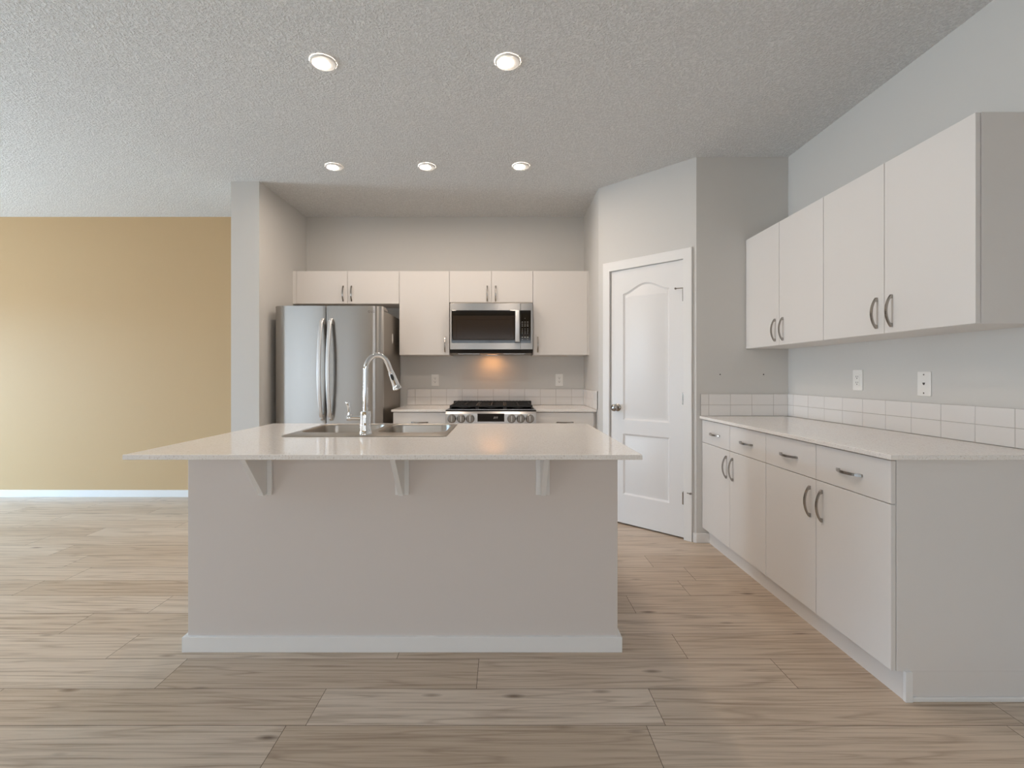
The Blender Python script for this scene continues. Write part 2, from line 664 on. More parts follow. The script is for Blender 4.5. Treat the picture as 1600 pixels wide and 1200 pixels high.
mk_ = Matrix.Translation((kx, fy, kz)) @ Matrix.Rotation(PI / 2, 4, 'X')
lathe(bm, [(0, 0), (0.031, 0.0), (0.031, 0.004), (0.026, 0.009), (0.013, 0.012), (0.011, 0.03), (0.017, 0.036), (0.026, 0.043), (0.029, 0.052), (0.027, 0.061), (0.018, 0.067), (0, 0.069)], 28, mk_)
obj('door_knob', bm, M['nickel'], door, 35)
for hz, stop in ((1.80, -1), (1.036, 0), (0.30, 1)):
    bm = bmesh.new()
    tube(bm, [(SX1 + 0.004, fy - 0.005, hz - 0.045), (SX1 + 0.004, fy - 0.005, hz + 0.045)], 0.0065, 12)
    for q in (-0.015, 0.015):
        tube(bm, [(SX1 + 0.004, fy - 0.005, hz + q - 0.0012), (SX1 + 0.004, fy - 0.005, hz + q + 0.0012)], 0.0072, 12)
    box(bm, SX1 - 0.012, SX1 + 0.004, fy - 0.001, fy + 0.002, hz - 0.045, hz + 0.045)
    hg = obj('hinge', bm, M['nickel'], door, 40)
    if stop:
        bm = bmesh.new()
        zt = hz + 0.05
        tube(bm, [(SX1 + 0.004, fy - 0.005, zt - 0.004), (SX1 + 0.004, fy - 0.005, zt + 0.004)], 0.009, 12)
        ex = SX1 + 0.004 + stop * 0.055
        tube(bm, [(SX1 + 0.004, fy - 0.006, zt), (ex, fy - 0.03, zt)], 0.0035, 8)
        tube(bm, [(ex, fy - 0.03, zt), (ex + stop * 0.004, fy - 0.018, zt)], 0.0075, 10)
        obj('door_stop', bm, M['nickel'], hg, 40)

# ------------------------------------------------------------------ cabinets
def handle_mesh(L=0.146, h=0.030, w=0.011):
    bm = bmesh.new()
    N = 20
    out, inn = [], []
    for i in range(N + 1):
        t = -1 + 2 * i / N
        out.append((t * L / 2, 0.007 + (h - 0.007) * (1 - abs(t) ** 2.1)))
    tf = 0.76
    for i in range(N + 1):
        t = tf - 2 * tf * i / N
        inn.append((t * L / 2, max(0.0, 0.007 + (h - 0.007) * (1 - abs(t) ** 2.1) - 0.0062)))
    poly = [(-L / 2, 0)] + out + [(L / 2, 0), (tf * L / 2, 0)] + inn + [(-tf * L / 2, 0)]
    prism(bm, poly, lambda a, b, d: (d, -b, a), -w / 2, w / 2, bev=0.0012)
    bmesh.ops.recalc_face_normals(bm, faces=bm.faces)
    me = bpy.data.meshes.new('pull_handle')
    bm.to_mesh(me)
    bm.free()
    me.materials.append(M['nickel'])
    return me


HM = handle_mesh()


def add_handle(parent, x, z, horiz=False):
    o = bpy.data.objects.new('handle', HM)
    COL.objects.link(o)
    o.parent = parent
    o.location = (x, 0, z)
    if horiz:
        o.rotation_euler = (0, PI / 2, 0)
    return o


DT = 0.018   # door thickness
GAP = 0.0016


def front(root, name, x0, x1, z0, z1):
    return obj(name, B(x0 + GAP, x1 - GAP, 0, DT, z0 + GAP, z1 - GAP, bev=0.0012), M['melamine'], root)


def wall_cabinet(label, loc, rz, w, h, depth, doors, hz, group, filler=None):
    """local x along the width, front at y=0 facing -y; doors: (x0, x1, handle_x or None)"""
    r = thing('wall_cabinet', label, 'cabinet', loc, rz, group)
    obj('cabinet_body', B(0.0005, w - 0.0005, DT + 0.002, depth, 0.0, h, bev=0.001), M['melamine'], r)
    for (a, b, hx) in doors:
        d = front(r, 'door', a, b, 0.0, h)
        add_handle(d, hx, hz)
    if filler:
        obj('filler_strip', B(filler[0], filler[1], 0.004, 0.022, 0.0, h), M['melamine'], r)
    return r


ZU0, ZU1 = 1.398, 2.184
YU = 4.467
UD = YB - YU
dz = 0.006007
gU = 'wall cabinets over the range wall'
xe = [-1.922, -1.4476, -0.9641, -0.4956, -0.1021, 0.2853, 0.7959]
z1f, z1m = 1.876, 1.888
wall_cabinet('short white two-door wall cabinet directly above the stainless fridge', (xe[0], YU, z1f), 0, xe[2] - xe[0], ZU1 - z1f, UD,
             [(0, xe[1] - xe[0], xe[1] - xe[0] - 0.039), (xe[1] - xe[0], xe[2] - xe[0], xe[1] - xe[0] + 0.039)], 1.972 - z1f, gU, (-0.042, -0.001))
wall_cabinet('tall white single-door wall cabinet between the fridge and the microwave', (xe[2], YU, ZU0), 0, xe[3] - xe[2], ZU1 - ZU0, UD,
             [(0, xe[3] - xe[2], xe[3] - xe[2] - 0.041)], 1.496 - ZU0, gU)
wall_cabinet('short white two-door wall cabinet directly above the microwave', (xe[3], YU, z1m), 0, xe[5] - xe[3], ZU1 - z1m, UD,
             [(0, xe[4] - xe[3], xe[4] - xe[3] - 0.039), (xe[4] - xe[3], xe[5] - xe[3], xe[4] - xe[3] + 0.039)], 1.972 - z1m, gU)
wall_cabinet('tall white single-door wall cabinet between the microwave and the pantry wall', (xe[5], YU, ZU0), 0, xe[6] - xe[5], ZU1 - ZU0, UD,
             [(0, xe[6] - xe[5], 0.045)], 1.496 - ZU0, gU, (xe[6] - xe[5] + 0.001, 0.8105 - xe[5]))

XU = 1.7565
gS = 'wall cabinets over the long side worktop'
cuts = [3.451, 3.035, 2.617, 2.199, 1.773]
for a, b, c, lab in ((0, 1, 2, 'white two-door wall cabinet on the side wall, touching the pantry return wall'),
                     (2, 3, 4, 'white two-door wall cabinet on the side wall with its end panel exposed')):
    w1, w2 = cuts[a] - cuts[b], cuts[a] - cuts[c]
    wall_cabinet(lab, (XU, cuts[a], ZU0), -PI / 2, w2, ZU1 - ZU0, XR - XU - 0.001,
                 [(0, w1, w1 - 0.043), (w1, w2, w1 + 0.043)], 1.498 - ZU0, gS)

# base cabinets
CT = 0.914                     # worktop height
CTT = 0.019
TK = 0.1085
ZD = 0.727


def base_cabinet(label, loc, rz, w, depth, units, group, handles=True, toe=0.048, toe_to=None):
    r = thing('base_cabinet', label, 'cabinet', loc, rz, group)
    top = CT - CTT - 0.001
    obj('cabinet_body', B(0.0005, w - 0.0005, DT + 0.002, depth, TK, top, bev=0.001), M['melamine'], r)
    obj('toe_kick', B(0.0, w if toe_to is None else toe_to, toe, toe + 0.02, 0, TK - 0.002), M['melamine'], r)
    for (a, b, hx) in units:
        dr = front(r, 'drawer', a, b, ZD, top - 0.004)
        add_handle(dr, (a + b) / 2, 0.804, True)
        d = front(r, 'door', a, b, TK, ZD)
        add_handle(d, hx, 0.617)
    return r


XB = 1.4422
gB = 'base cabinets under the long side worktop'
near_cab = None
for a, b, c, lab in ((0, 1, 2, 'white base cabinet with two drawers and two doors, next to the pantry corner'),
                     (2, 3, 4, 'white base cabinet with two drawers and two doors, at the open end of the run')):
    w1, w2 = cuts[a] - cuts[b], cuts[a] - cuts[c]
    near_cab = base_cabinet(lab, (XB, cuts[a], 0), -PI / 2, w2, XR - XB - 0.001,
                            [(0, w1, w1 - 0.041), (w1, w2, w1 + 0.043)], gB)
wn = cuts[2] - cuts[4]
# exposed end of the run: lower side panel, toe end block and shoe strip
obj('end_panel', B(wn - 0.018, wn - 0.0005, 0.069, XR - XB - 0.001, 0, TK), M['melamine'], near_cab)
obj('toe_end_block', B(wn - 0.001, wn + 0.012, 0.044, 0.071, 0, 0.112, bev=0.0012), M['trim'], near_cab)
obj('shoe_strip', B(wn - 0.001, wn + 0.010, 0.0715, XR - XB - 0.001, 0, 0.0165, bev=0.003), M['trim'], near_cab)

YC = 4.095                   # worktop edge on the range wall
RX0, RX1 = -0.477, 0.284     # range
gBB = 'base cabinets beside the range'
LX0 = -0.94
base_cabinet('white base cabinet with a drawer, between the fridge and the range', (LX0, YC + 0.012, 0), 0, RX0 - 0.004 - LX0, YB - YC - 0.014,
             [(0, RX0 - 0.004 - LX0, 0.41)], gBB)
rb = base_cabinet('white base cabinet with a drawer, between the range and the pantry wall', (RX1 + 0.004, YC + 0.012, 0), 0, 0.787 - RX1 - 0.004, YB - YC - 0.014,
                  [(0, 0.787 - RX1 - 0.004, 0.045)], gBB)
obj('filler_strip', B(0.787 - RX1 - 0.004 + 0.0005, 0.8095 - RX1 - 0.004, 0.03, 0.048, 0, CT - CTT - 0.001), M['melamine'], rb)


# worktops
def worktop(label, x0, x1, y0, y1, hole=None, name='countertop'):
    bm = bmesh.new()
    z0, z1 = CT - CTT, CT
    if hole is None:
        box(bm, x0, x1, y0, y1, z0, z1, bev=0.0022)
    else:
        hx0, hx1, hy0, hy1 = hole
        o_ = [(x0, y0), (x1, y0), (x1, y1), (x0, y1)]
        h_ = [(hx0, hy0), (hx1, hy0), (hx1, hy1), (hx0, hy1)]
        ot = [bm.verts.new((*p, z1)) for p in o_]
        ob = [bm.verts.new((*p, z0)) for p in o_]
        ht = [bm.verts.new((*p, z1)) for p in h_]
        hb = [bm.verts.new((*p, z0)) for p in h_]
        bridge(bm, ot, ht)
        bridge(bm, ht, hb)
        bridge(bm, hb, ob)
        bridge(bm, ob, ot)
        bmesh.ops.recalc_face_normals(bm, faces=bm.faces)
        es = [e for e in bm.edges if all(v in ot or v in ob for v in e.verts)]
        bmesh.ops.bevel(bm, geom=es, offset=0.0022, segments=2, profile=0.5, affect='EDGES')
    return tag(obj(name, bm, M['quartz']), label, 'countertop')


worktop('long cream quartz countertop along the side wall below the wall plates', 1.4237, XR - 0.0005, 1.752, YP - 0.0005)
worktop('short cream quartz countertop between the fridge and the range', -0.953, RX0 - 0.002, YC, YB - 0.0005)
worktop('short cream quartz countertop between the range and the pantry wall', RX1 + 0.002, PB.x - 0.0005, YC, YB - 0.0005)
IY0, IY1, IX0, IX1 = 1.758, 2.918, -1.398, 0.516
SKX0, SKX1, SKY0, SKY1 = -1.058, -0.266, 2.268, 2.846
worktop('cream quartz island countertop with a sink cut-out, overhanging the front', IX0, IX1, IY0, IY1, (SKX0 + 0.012, SKX1 - 0.012, SKY0 + 0.012, SKY1 - 0.012))

# island body, hollow under the sink
BX0, BX1, BY0, BY1 = -1.378, 0.505, 2.095, 2.885
isl = thing('kitchen_island', 'greige painted kitchen island with white baseboard and three brackets, under the sink countertop', 'kitchen island', ((BX0 + BX1) / 2, BY0, 0))
ox_, oy_ = (BX0 + BX1) / 2, BY0
hw, dp = (BX1 - BX0) / 2, BY1 - BY0
ztop = CT - CTT - 0.0006
bm = bmesh.new()
bev_ = 0.002
box(bm, -hw, hw, 0, 0.11, 0, ztop, bev=bev_)
box(bm, -hw, -hw + 0.11, 0.11, dp - 0.02, 0, ztop)
box(bm, hw - 0.11, hw, 0.11, dp - 0.02, 0, ztop)
obj('body', bm, M['drywall'], isl)
obj('back_panel', B(-hw, hw, dp - 0.0195, dp, 0, ztop), M['melamine'], isl)
bm = bmesh.new()
t_ = 0.016
prism(bm, [(-hw - t_, -t_), (hw + t_, -t_), (hw + t_, dp), (hw + 0.0004, dp), (hw + 0.0004, -0.0004), (-hw - 0.0004, -0.0004), (-hw - 0.0004, dp), (-hw - t_, dp)],
      lambda a, b, d: (a, b, d), 0, 0.068, bev=0.0025)
obj('baseboard', bm, M['trim'], isl)


def corbel(xc):
    bm = bmesh.new()
    w, g_ = 0.060, 0.021
    zb = 0.6855
    box(bm, -w / 2, w / 2, -0.014, -0.0004, zb, ztop, bev=0.0015)
    prism(bm, [(-0.0145, zb + 0.004), (-0.044, zb + 0.004), (-0.052, zb + 0.018), (-0.195, ztop - 0.022), (-0.195, ztop - 0.0135), (-0.0145, ztop - 0.0135)],
          lambda a, b, d: (d, a, b), -g_ / 2, g_ / 2, bev=0.0012)
    box(bm, -g_ / 2, g_ / 2, -0.20, -0.0145, ztop - 0.0125, ztop, bev=0.001)
    c = obj('corbel', bm, M['trim'], isl)
    c.location = (xc - ox_, 0, 0)


for xc in (-1.035, -0.4375, 0.176):
    corbel(xc)

# ------------------------------------------------------------------ sink and faucet
sink = thing('kitchen_sink', 'stainless double-bowl drop-in sink set into the island countertop', 'sink', ((SKX0 + SKX1) / 2, (SKY0 + SKY1) / 2, CT))
cx_, cy_ = (SKX0 + SKX1) / 2, (SKY0 + SKY1) / 2
sw, sd = (SKX1 - SKX0) / 2, (SKY1 - SKY0) / 2
bowls = [(-1.034 - cx_, -0.672 - cx_, 2.408 - cy_, 2.826 - cy_), (-0.642 - cx_, -0.290 - cx_, 2.408 - cy_, 2.826 - cy_)]
bm = bmesh.new()
mkz = lambda lp, z: [bm.verts.new((a, b, z)) for a, b in lp]
lo = mkz(rrect(-sw, sw, -sd, sd, 0.02), 0.0004)
l1 = mkz(rrect(-sw + 0.002, sw - 0.002, -sd + 0.002, sd - 0.002, 0.02), 0.004)
l2 = mkz(rrect(-sw + 0.006, sw - 0.006, -sd + 0.006, sd - 0.006, 0.018), 0.0052)
bridge(bm, lo, l1)
bridge(bm, l1, l2)
edges = [bm.edges.get((l2[i], l2[(i + 1) % len(l2)])) for i in range(len(l2))]
tops = []
for b_ in bowls:
    lp = mkz(rrect(*b_, 0.07, 8), 0.0052)
    tops.append(lp)
    for i in range(len(lp)):
        edges.append(bm.edges.new((lp[i], lp[(i + 1) % len(lp)])))
bmesh.ops.triangle_fill(bm, use_beauty=True, edges=edges)
obj('rim', bm, M['sink_steel'], sink, 30)
for b_ in bowls:
    bm = bmesh.new()
    prev = None
    for ins, z, r in ((0, 0.0052, 0.07), (0.003, 0.003, 0.068), (0.005, -0.004, 0.066), (0.010, -0.13, 0.062), (0.016, -0.16, 0.060), (0.034, -0.178, 0.05), (0.06, -0.182, 0.04)):
        cur = mkz(rrect(b_[0] + ins, b_[1] - ins, b_[2] + ins, b_[3] - ins, r, 8), z)
        if prev:
            bridge(bm, prev, cur)
        prev = cur
    bm.faces.new(prev)
    bw = obj('bowl', bm, M['sink_steel'], sink, 40)
    mxx, mxy = (b_[0] + b_[1]) / 2, (b_[2] + b_[3]) / 2
    bm = bmesh.new()
    lathe(bm, [(0.044, -0.1818), (0.044, -0.179), (0.036, -0.1785), (0.030, -0.1815), (0, -0.1815)], 24, Matrix.Translation((mxx, mxy, 0)))
    obj('drain', bm, M['nickel'], bw, 40)

fc = thing('kitchen_faucet', 'tall chrome gooseneck pull-down faucet standing on the sink ledge', 'faucet', (-0.669, 2.338, CT + 0.0053))
bm = bmesh.new()
lathe(bm, [(0, 0), (0.032, 0), (0.032, 0.004), (0.030, 0.010), (0.0275, 0.024), (0.0262, 0.05), (0.0262, 0.108), (0.0245, 0.113), (0, 0.113)], 32)
obj('body', bm, M['chrome'], fc, 35)
bm = bmesh.new()
dirv = Vector((0.86, 0.51, 0)).normalized()
pts = [Vector((0, 0, z)) for z in (0.112, 0.2, 0.27)]
ctrl = [(0, 0.27), (0.0, 0.305), (0.003, 0.333), (0.013, 0.359), (0.031, 0.378), (0.052, 0.3865), (0.073, 0.385), (0.092, 0.374), (0.107, 0.354), (0.118, 0.328), (0.1255, 0.3085), (0.133, 0.29)]
for i in range(1, len(ctrl) - 2):
    p0, p1, p2, p3 = (Vector((*ctrl[i + q], 0)) for q in (-1, 0, 1, 2))
    for k in range(1, 5):
        t = k / 4
        c = 0.5 * ((2 * p1) + (p2 - p0) * t + (2 * p0 - 5 * p1 + 4 * p2 - p3) * t * t + (3 * p1 - p0 - 3 * p2 + p3) * t ** 3)
        pts.append(dirv * c.x + Vector((0, 0, c.y)))
tube(bm, pts, 0.0128, 20)
obj('spout', bm, M['chrome'], fc, 50)
e = pts[-1]
tdir = (pts[-1] - pts[-2]).normalized()
head = [e + tdir * s for s in (0.0, 0.003, 0.006, 0.012, 0.03, 0.07, 0.086, 0.089, 0.095, 0.098)]
bm = bmesh.new()
tube(bm, head, [0.0132, 0.0150, 0.0142, 0.0156, 0.0168, 0.0196, 0.0208, 0.0230, 0.0230, 0.020], 24)
hd = obj('spray_head', bm, M['chrome'], fc, 40)
# spray button on the viewer's side of the head
sidev = Vector((0, -1, 0)) - tdir * Vector((0, -1, 0)).dot(tdir)
sidev.normalize()
xv = tdir.cross(sidev)
bm = bmesh.new()
c0 = e + tdir * 0.030
for lv, (k_, off) in enumerate(((1.0, 0.0140), (1.0, 0.0184), (0.8, 0.0196))):
    ring = [bm.verts.new(c0 + xv * 0.0075 * k_ * math.cos(2 * PI * i / 20) + tdir * 0.017 * k_ * math.sin(2 * PI * i / 20) + sidev * off) for i in range(20)]
    if lv:
        bridge(bm, pr, ring)
    pr = ring
bm.faces.new(pr)
obj('spray_button', bm, M['rubber'], hd, 40)
bm = bmesh.new()
tube(bm, [(-0.022, 0, 0.080), (-0.070, 0, 0.080)], 0.0128, 18)
tube(bm, [(-0.068, 0, 0.080), (-0.071, 0, 0.080), (-0.088, 0, 0.080), (-0.091, 0, 0.080)], [0.013, 0.0152, 0.0152, 0.013], 18)
tube(bm, [(-0.079, 0, 0.082), (-0.080, 0, 0.105), (-0.083, -0.001, 0.135), (-0.087, -0.003, 0.153), (-0.088, -0.003, 0.158)], [0.009, 0.0068, 0.0074, 0.0105, 0.009], 14)
obj('lever', bm, M['chrome'], fc, 40)

# ------------------------------------------------------------------ fridge
FX0, FX1, FY, FT = -1.9074, -1.0043, 3.985, 1.788
fw = FX1 - FX0
fr = thing('refrigerator', 'stainless french-door fridge standing between the grey partition and the white cabinets', 'refrigerator', ((FX0 + FX1) / 2, FY, 0))
hwf = fw / 2
obj('cabinet_body', B(-hwf + 0.004, hwf - 0.004, 0.083, YB - FY - 0.04, 0.03, FT - 0.030, bev=0.004), M['steel_dark'], fr)
obj('base_grille', B(-hwf + 0.02, hwf - 0.02, 0.05, 0.0825, 0.0, 0.065), M['black'], fr)


def bow(x):                      # convex front, rolled away at the two outer edges
    u = abs(x) / hwf
    return 0.004 * u * u + 0.034 * max(0.0, (u - 0.80) / 0.20) ** 2.2


def curved_panel(x0, x1, z0, z1, yb=0.075, n=36):
    bm = bmesh.new()
    fr_pts = []
    for i in range(n + 1):
        x = x0 + (x1 - x0) * i / n
        fr_pts.append((x, bow(x)))
    poly = fr_pts + [(x1, yb), (x0, yb)]
    prism(bm, poly, lambda a, b, d: (a, b, d), z0, z1, bev=0.0025)
    return bm


def fridge_handle(pts, w, t):
    bm = bmesh.new()
    rings = []
    for i, p in enumerate(pts):
        a, b = Vector(pts[max(i - 1, 0)]), Vector(pts[min(i + 1, len(pts) - 1)])
        tg = (b - a).normalized()
        side = Vector((1, 0, 0)) if abs(tg.x) < 0.5 else Vector((0, 0, 1))
        nn = tg.cross(side).normalized()
        c = Vector(p)
        sec = rrect(-w / 2, w / 2, -t / 2, t / 2, t * 0.35, 3)
        rings.append([bm.verts.new(c + side * q + nn * r_) for q, r_ in sec])
        if i:
            bridge(bm, rings[i - 1], rings[i])
    bm.faces.new(rings[0])
    bm.faces.new(rings[-1])
    return bm


split = -1.4705 - (FX0 + FX1) / 2
ZF = 0.735
for x0, x1, hx, in ((-hwf, split - 0.0035, split - 0.026), (split + 0.0035, hwf, split + 0.046)):
    d = obj('door', curved_panel(x0, x1, ZF + 0.004, FT), M['steel_door'], fr, 25)
    pts = []
    for i in range(25):
        t = -1 + 2 * i / 24
        z = 1.257 + t * 0.421
        y = -0.030 - 0.062 * (1 - t * t) + (0.026 if abs(t) > 0.995 else 0)
        pts.append((hx, y, z))
    bmh = fridge_handle(pts, 0.030, 0.014)
    for zz in (1.257 - 0.395, 1.257 + 0.395):
        box(bmh, hx - 0.011, hx + 0.011, -0.036, 0.002, zz - 0.016, zz + 0.016, bev=0.003)
    obj('handle', bmh, M['handle_steel'], d, 35)
d = obj('freezer_drawer', curved_panel(-hwf, hwf, 0.07, ZF - 0.004), M['steel_door'], fr, 25)
pts = [(-0.36 + 0.72 * i / 16, -0.03 - 0.03 * (1 - (-1 + i / 8) ** 2), 0.64) for i in range(17)]
bmh = fridge_handle(pts, 0.028, 0.014)
for xx in (-0.34, 0.34):
    box(bmh, xx - 0.016, xx + 0.016, -0.036, 0.004, 0.63, 0.65, bev=0.003)
obj('handle', bmh, M['handle_steel'], d, 35)
for s in (-1, 1):
    bm = bmesh.new()
    prism(bm, [(0.022, FT - 0.0285), (0.022, FT + 0.001), (0.09, FT + 0.001), (0.155, FT - 0.012), (0.155, FT - 0.0285)],
          lambda a, b, dd: (dd, a, b), s * hwf - s * 0.004, s * hwf - s * 0.055, bev=0.002)
    hc_ = obj('hinge_cover', bm, M['steel_dark'], fr)
    hc_.location = (0, 0.062, 0.002)
# small white oval on the side panel
bm = bmesh.new()
lathe(bm, [(0, 0), (0.03, 0), (0.03, 0.001), (0, 0.001)], 24, Matrix.Translation((hwf - 0.0038, 0.40, 1.545)) @ Matrix.Rotation(PI / 2, 4, 'Y') @ Matrix.Scale(1.5, 4, (1, 0, 0)) @ Matrix.Scale(0.75, 4, (0, 1, 0)))
obj('white_oval', bm, M['white_plastic'], fr)


def text_mesh(body, size, extrude=0.0004):
    c = bpy.data.curves.new('lettering', 'FONT')
    c.body = body
    c.size = size
    c.extrude = extrude
    c.align_x = 'LEFT'
    o = bpy.data.objects.new('lettering', c)
    COL.objects.link(o)
    dg = bpy.context.evaluated_depsgraph_get()
    me = bpy.data.meshes.new_from_object(o.evaluated_get(dg))
    bpy.data.objects.remove(o, do_unlink=True)
    bpy.data.curves.remove(c)
    return me


# maker's mark: ring and two letters
me = text_mesh('LG', 0.024)
me.materials.clear()
me.materials.append(M['logo'])
lgx = hwf - 0.058 - 0.033
lg = bpy.data.objects.new('logo_lettering', me)
COL.objects.link(lg)
lg.parent = fr
lg.location = (lgx, 0.0022, 1.7305)
lg.rotation_euler = (PI / 2, 0, 0)
bm = bmesh.new()
mt = Matrix.Translation((lgx - 0.016, 0.0026, 1.7388)) @ Matrix.Rotation(PI / 2, 4, 'X')
lathe(bm, [(0.0098, 0), (0.0098, 0.0012), (0.0078, 0.0012), (0.0078, 0), (0.0098, 0)], 28, mt)
for q in ((-0.0035, 0.003), ):
    lathe(bm, [(0, 0.0012), (0.0014, 0.0012), (0.0014, 0)], 10, mt @ Matrix.Translation((q[0], q[1], 0)))
box(bm, lgx - 0.0165, lgx - 0.0155, 0.0014, 0.0026, 1.734, 1.743)
box(bm, lgx - 0.016, lgx - 0.012, 0.0014, 0.0026, 1.734, 1.735)
obj('logo_ring', bm, M['logo'], fr)

# ------------------------------------------------------------------ microwave over the range
MX0, MX1, MYF = -0.4775, 0.2766, 4.352
mw = thing('microwave', 'stainless over-the-range microwave with black glass door, hung above the range', 'microwave', ((MX0 + MX1) / 2, MYF, 1.409))
mc = (MX0 + MX1) / 2
mh = (MX1 - MX0) / 2
obj('housing', B(-mh + 0.004, mh - 0.004, 0.032, YB - MYF - 0.002, 0.0, 0.466, bev=0.002), M['steel_dark'], mw)
bm = bmesh.new()       # sloping chin under the door with vent slots
prism(bm, [(0.012, 0.034), (0.0315, 0.034), (0.0315, 0.003), (0.03, 0.003)], lambda a, b, d: (d, a, b), -mh, mh, bev=0.001)
obj('chin', bm, M['black'], mw)
dx1 = 0.1572 - mc      # right end of the door
bm = bmesh.new()       # steel frame with the opening for the glass
fz0, fz1 = 0.035, 0.454
o_ = [(-mh, fz0), (dx1 + 0.006, fz0), (dx1 + 0.006, fz1), (-mh, fz1)]
h_ = [(-0.463 - mc, 0.0935), (dx1 + 0.006 - 0.0001, 0.0935), (dx1 + 0.006 - 0.0001, 0.3905), (-0.463 - mc, 0.3905)]
box(bm, -mh, dx1 + 0.006, 0, 0.031, fz0, 0.0935, bev=0.0015)
box(bm, -mh, dx1 + 0.006, 0, 0.031, 0.3905, fz1, bev=0.0015)
box(bm, -mh, -0.463 - mc, 0, 0.031, 0.0935, 0.3905)
dm = obj('door', bm, M['steel_door'], mw)
bm = bmesh.new()
prism(bm, rrect(-0.4628 - mc, dx1 + 0.005, 0.0937, 0.3903, 0.006, 4), lambda a, b, d: (a, d, b), -0.0015, 0.03, bev=0.001)
gl = obj('door_glass', bm, M['black_glass'], dm)
bm = bmesh.new()
wx0, wx1, wz0, wz1 = -0.451 - mc, 0.110 - mc, 0.122, 0.342
o1 = [bm.verts.new((a, -0.0016, b)) for a, b in ((wx0, wz0), (wx1, wz0), (wx1, wz1), (wx0, wz1))]
o2 = [bm.verts.new((a, -0.0032, b)) for a, b in ((wx0 + 0.006, wz0 + 0.006), (wx1 - 0.006, wz0 + 0.006), (wx1 - 0.006, wz1 - 0.006), (wx0 + 0.006, wz1 - 0.006))]
o3 = [bm.verts.new((a, -0.0032, b)) for a, b in ((wx0 + 0.032, wz0 + 0.016), (wx1 - 0.032, wz0 + 0.016), (wx1 - 0.032, wz1 - 0.036), (wx0 + 0.032, wz1 - 0.036))]
o4 = [bm.verts.new((v.co.x + sx_ * 0.003, -0.0020, v.co.z + sz_ * 0.003)) for v, sx_, sz_ in zip(o3, (1, -1, -1, 1), (1, 1, -1, -1))]
bridge(bm, o1, o2)
bridge(bm, o2, o3)
bridge(bm, o3, o4)
bm.faces.new(o4)
obj('viewing_window', bm, M['window_glass'], dm)
bm = bmesh.new()
hx0, hx1 = 0.1136 - mc + 0.001, 0.1572 - mc - 0.002
prism(bm, rrect(hx0, hx1, -0.050, -0.036, 0.006, 4), lambda a, b, d: (a, b, d), 0.100, 0.383, bev=0.002)
for z in (0.115, 0.368):
    box(bm, hx0 + 0.012, hx1 - 0.012, -0.037, -0.001, z - 0.010, z + 0.010)
obj('handle', bm, M['handle_steel'], dm, 40)
bm = bmesh.new()
box(bm, dx1 + 0.0075, mh, 0, 0.031, fz0, 0.0935, bev=0.0015)
box(bm, dx1 + 0.0075, mh, 0, 0.031, 0.3905, fz1, bev=0.0015)
box(bm, 0.2591 - mc, mh, 0, 0.031, 0.0935, 0.3905)
cp = obj('control_panel', bm, M['steel_door'], mw)
bm = bmesh.new()
prism(bm, rrect(dx1 + 0.0078, 0.2589 - mc, 0.0937, 0.3903, 0.006, 4), lambda a, b, d: (a, d, b), -0.0015, 0.03, bev=0.001)
obj('keypad_glass', bm, M['black_glass'], cp)
kx0 = dx1 + 0.024
for r, z in enumerate((0.318, 0.284, 0.266, 0.249, 0.222, 0.208, 0.194, 0.180, 0.146, 0.126)):
    for c in range(3):
        if r == 0 and c != 1:
            continue
        if r == 9 and c == 1:
            continue
        ww = 0.006 if r in (1, 2, 3, 8) else 0.003
        hh = 0.0032 if r != 8 else 0.007
        xx = kx0 + c * 0.0245
        obj('button', B(xx - ww, xx + ww, -0.0021, -0.0016, z - hh / 2, z + hh / 2), M['mark'], cp)
bm = bmesh.new()
box(bm, -0.05, 0.05, 0.25, 0.30, -0.0025, -0.0004, bev=0.0008)
cl_ = obj('cooktop_lamp', bm, M['cook_lamp'], mw)
bm = bmesh.new()
box(bm, -0.062, 0.062, 0.240, 0.248, -0.012, -0.0004, bev=0.001)
for s in (-1, 1):
    box(bm, s * 0.0575 - 0.0045, s * 0.0575 + 0.0045, 0.2482, 0.305, -0.009, -0.0004, bev=0.001)
obj('lamp_glare_lip', bm, M['nickel'], cl_)  # lip added to block the lamp's glint on the island top
for s in (-1, 1):
    bm = bmesh.new()
    for k in range(9):
        box(bm, s * 0.21 - 0.10, s * 0.21 + 0.10, 0.06 + k * 0.016, 0.068 + k * 0.016, -0.004, -0.0004)
    obj('vent_grille', bm, M['nickel'], mw)

# ------------------------------------------------------------------ range
RYF = 4.0
rg = thing('gas_range', 'stainless slide-in gas range with six knobs and black grates, below the microwave', 'range', ((RX0 + RX1) / 2, RYF, 0))
rc_ = (RX0 + RX1) / 2
rh = (RX1 - RX0) / 2
obj('range_body', B(-rh + 0.002, rh - 0.002, 0.045, YB - RYF - 0.02, 0.03, 0.902), M['steel_dark'], rg)
bm = bmesh.new()
prism(bm, [(0.0, 0.790), (0.0445, 0.790), (0.0445, 0.905), (0.014, 0.905), (0.0, 0.885)], lambda a, b, d: (d, a, b), -rh, rh, bev=0.002)
pnl = obj('control_panel', bm, M['steel'], rg)
obj('panel_display', B(-0.2088 - rc_, 0.0161 - rc_, -0.0016, 0.004, 0.8205, 0.8875, bev=0.0008), M['black_glass'], pnl)
bm = bmesh.new()       # small pale grey peaks on the display
mxk, mzk = -0.066 - rc_, 0.846
for i in range(3):
    prism(bm, [(mxk + i * 0.0125 - 0.007, mzk), (mxk + i * 0.0125 - 0.003, mzk), (mxk + i * 0.0125 + 0.002, mzk + 0.016), (mxk + i * 0.0125 - 0.001, mzk + 0.018)],
          lambda a, b, d: (a, d, b), -0.0022, -0.0017)
obj('display_mark', bm, M['mark'], pnl)
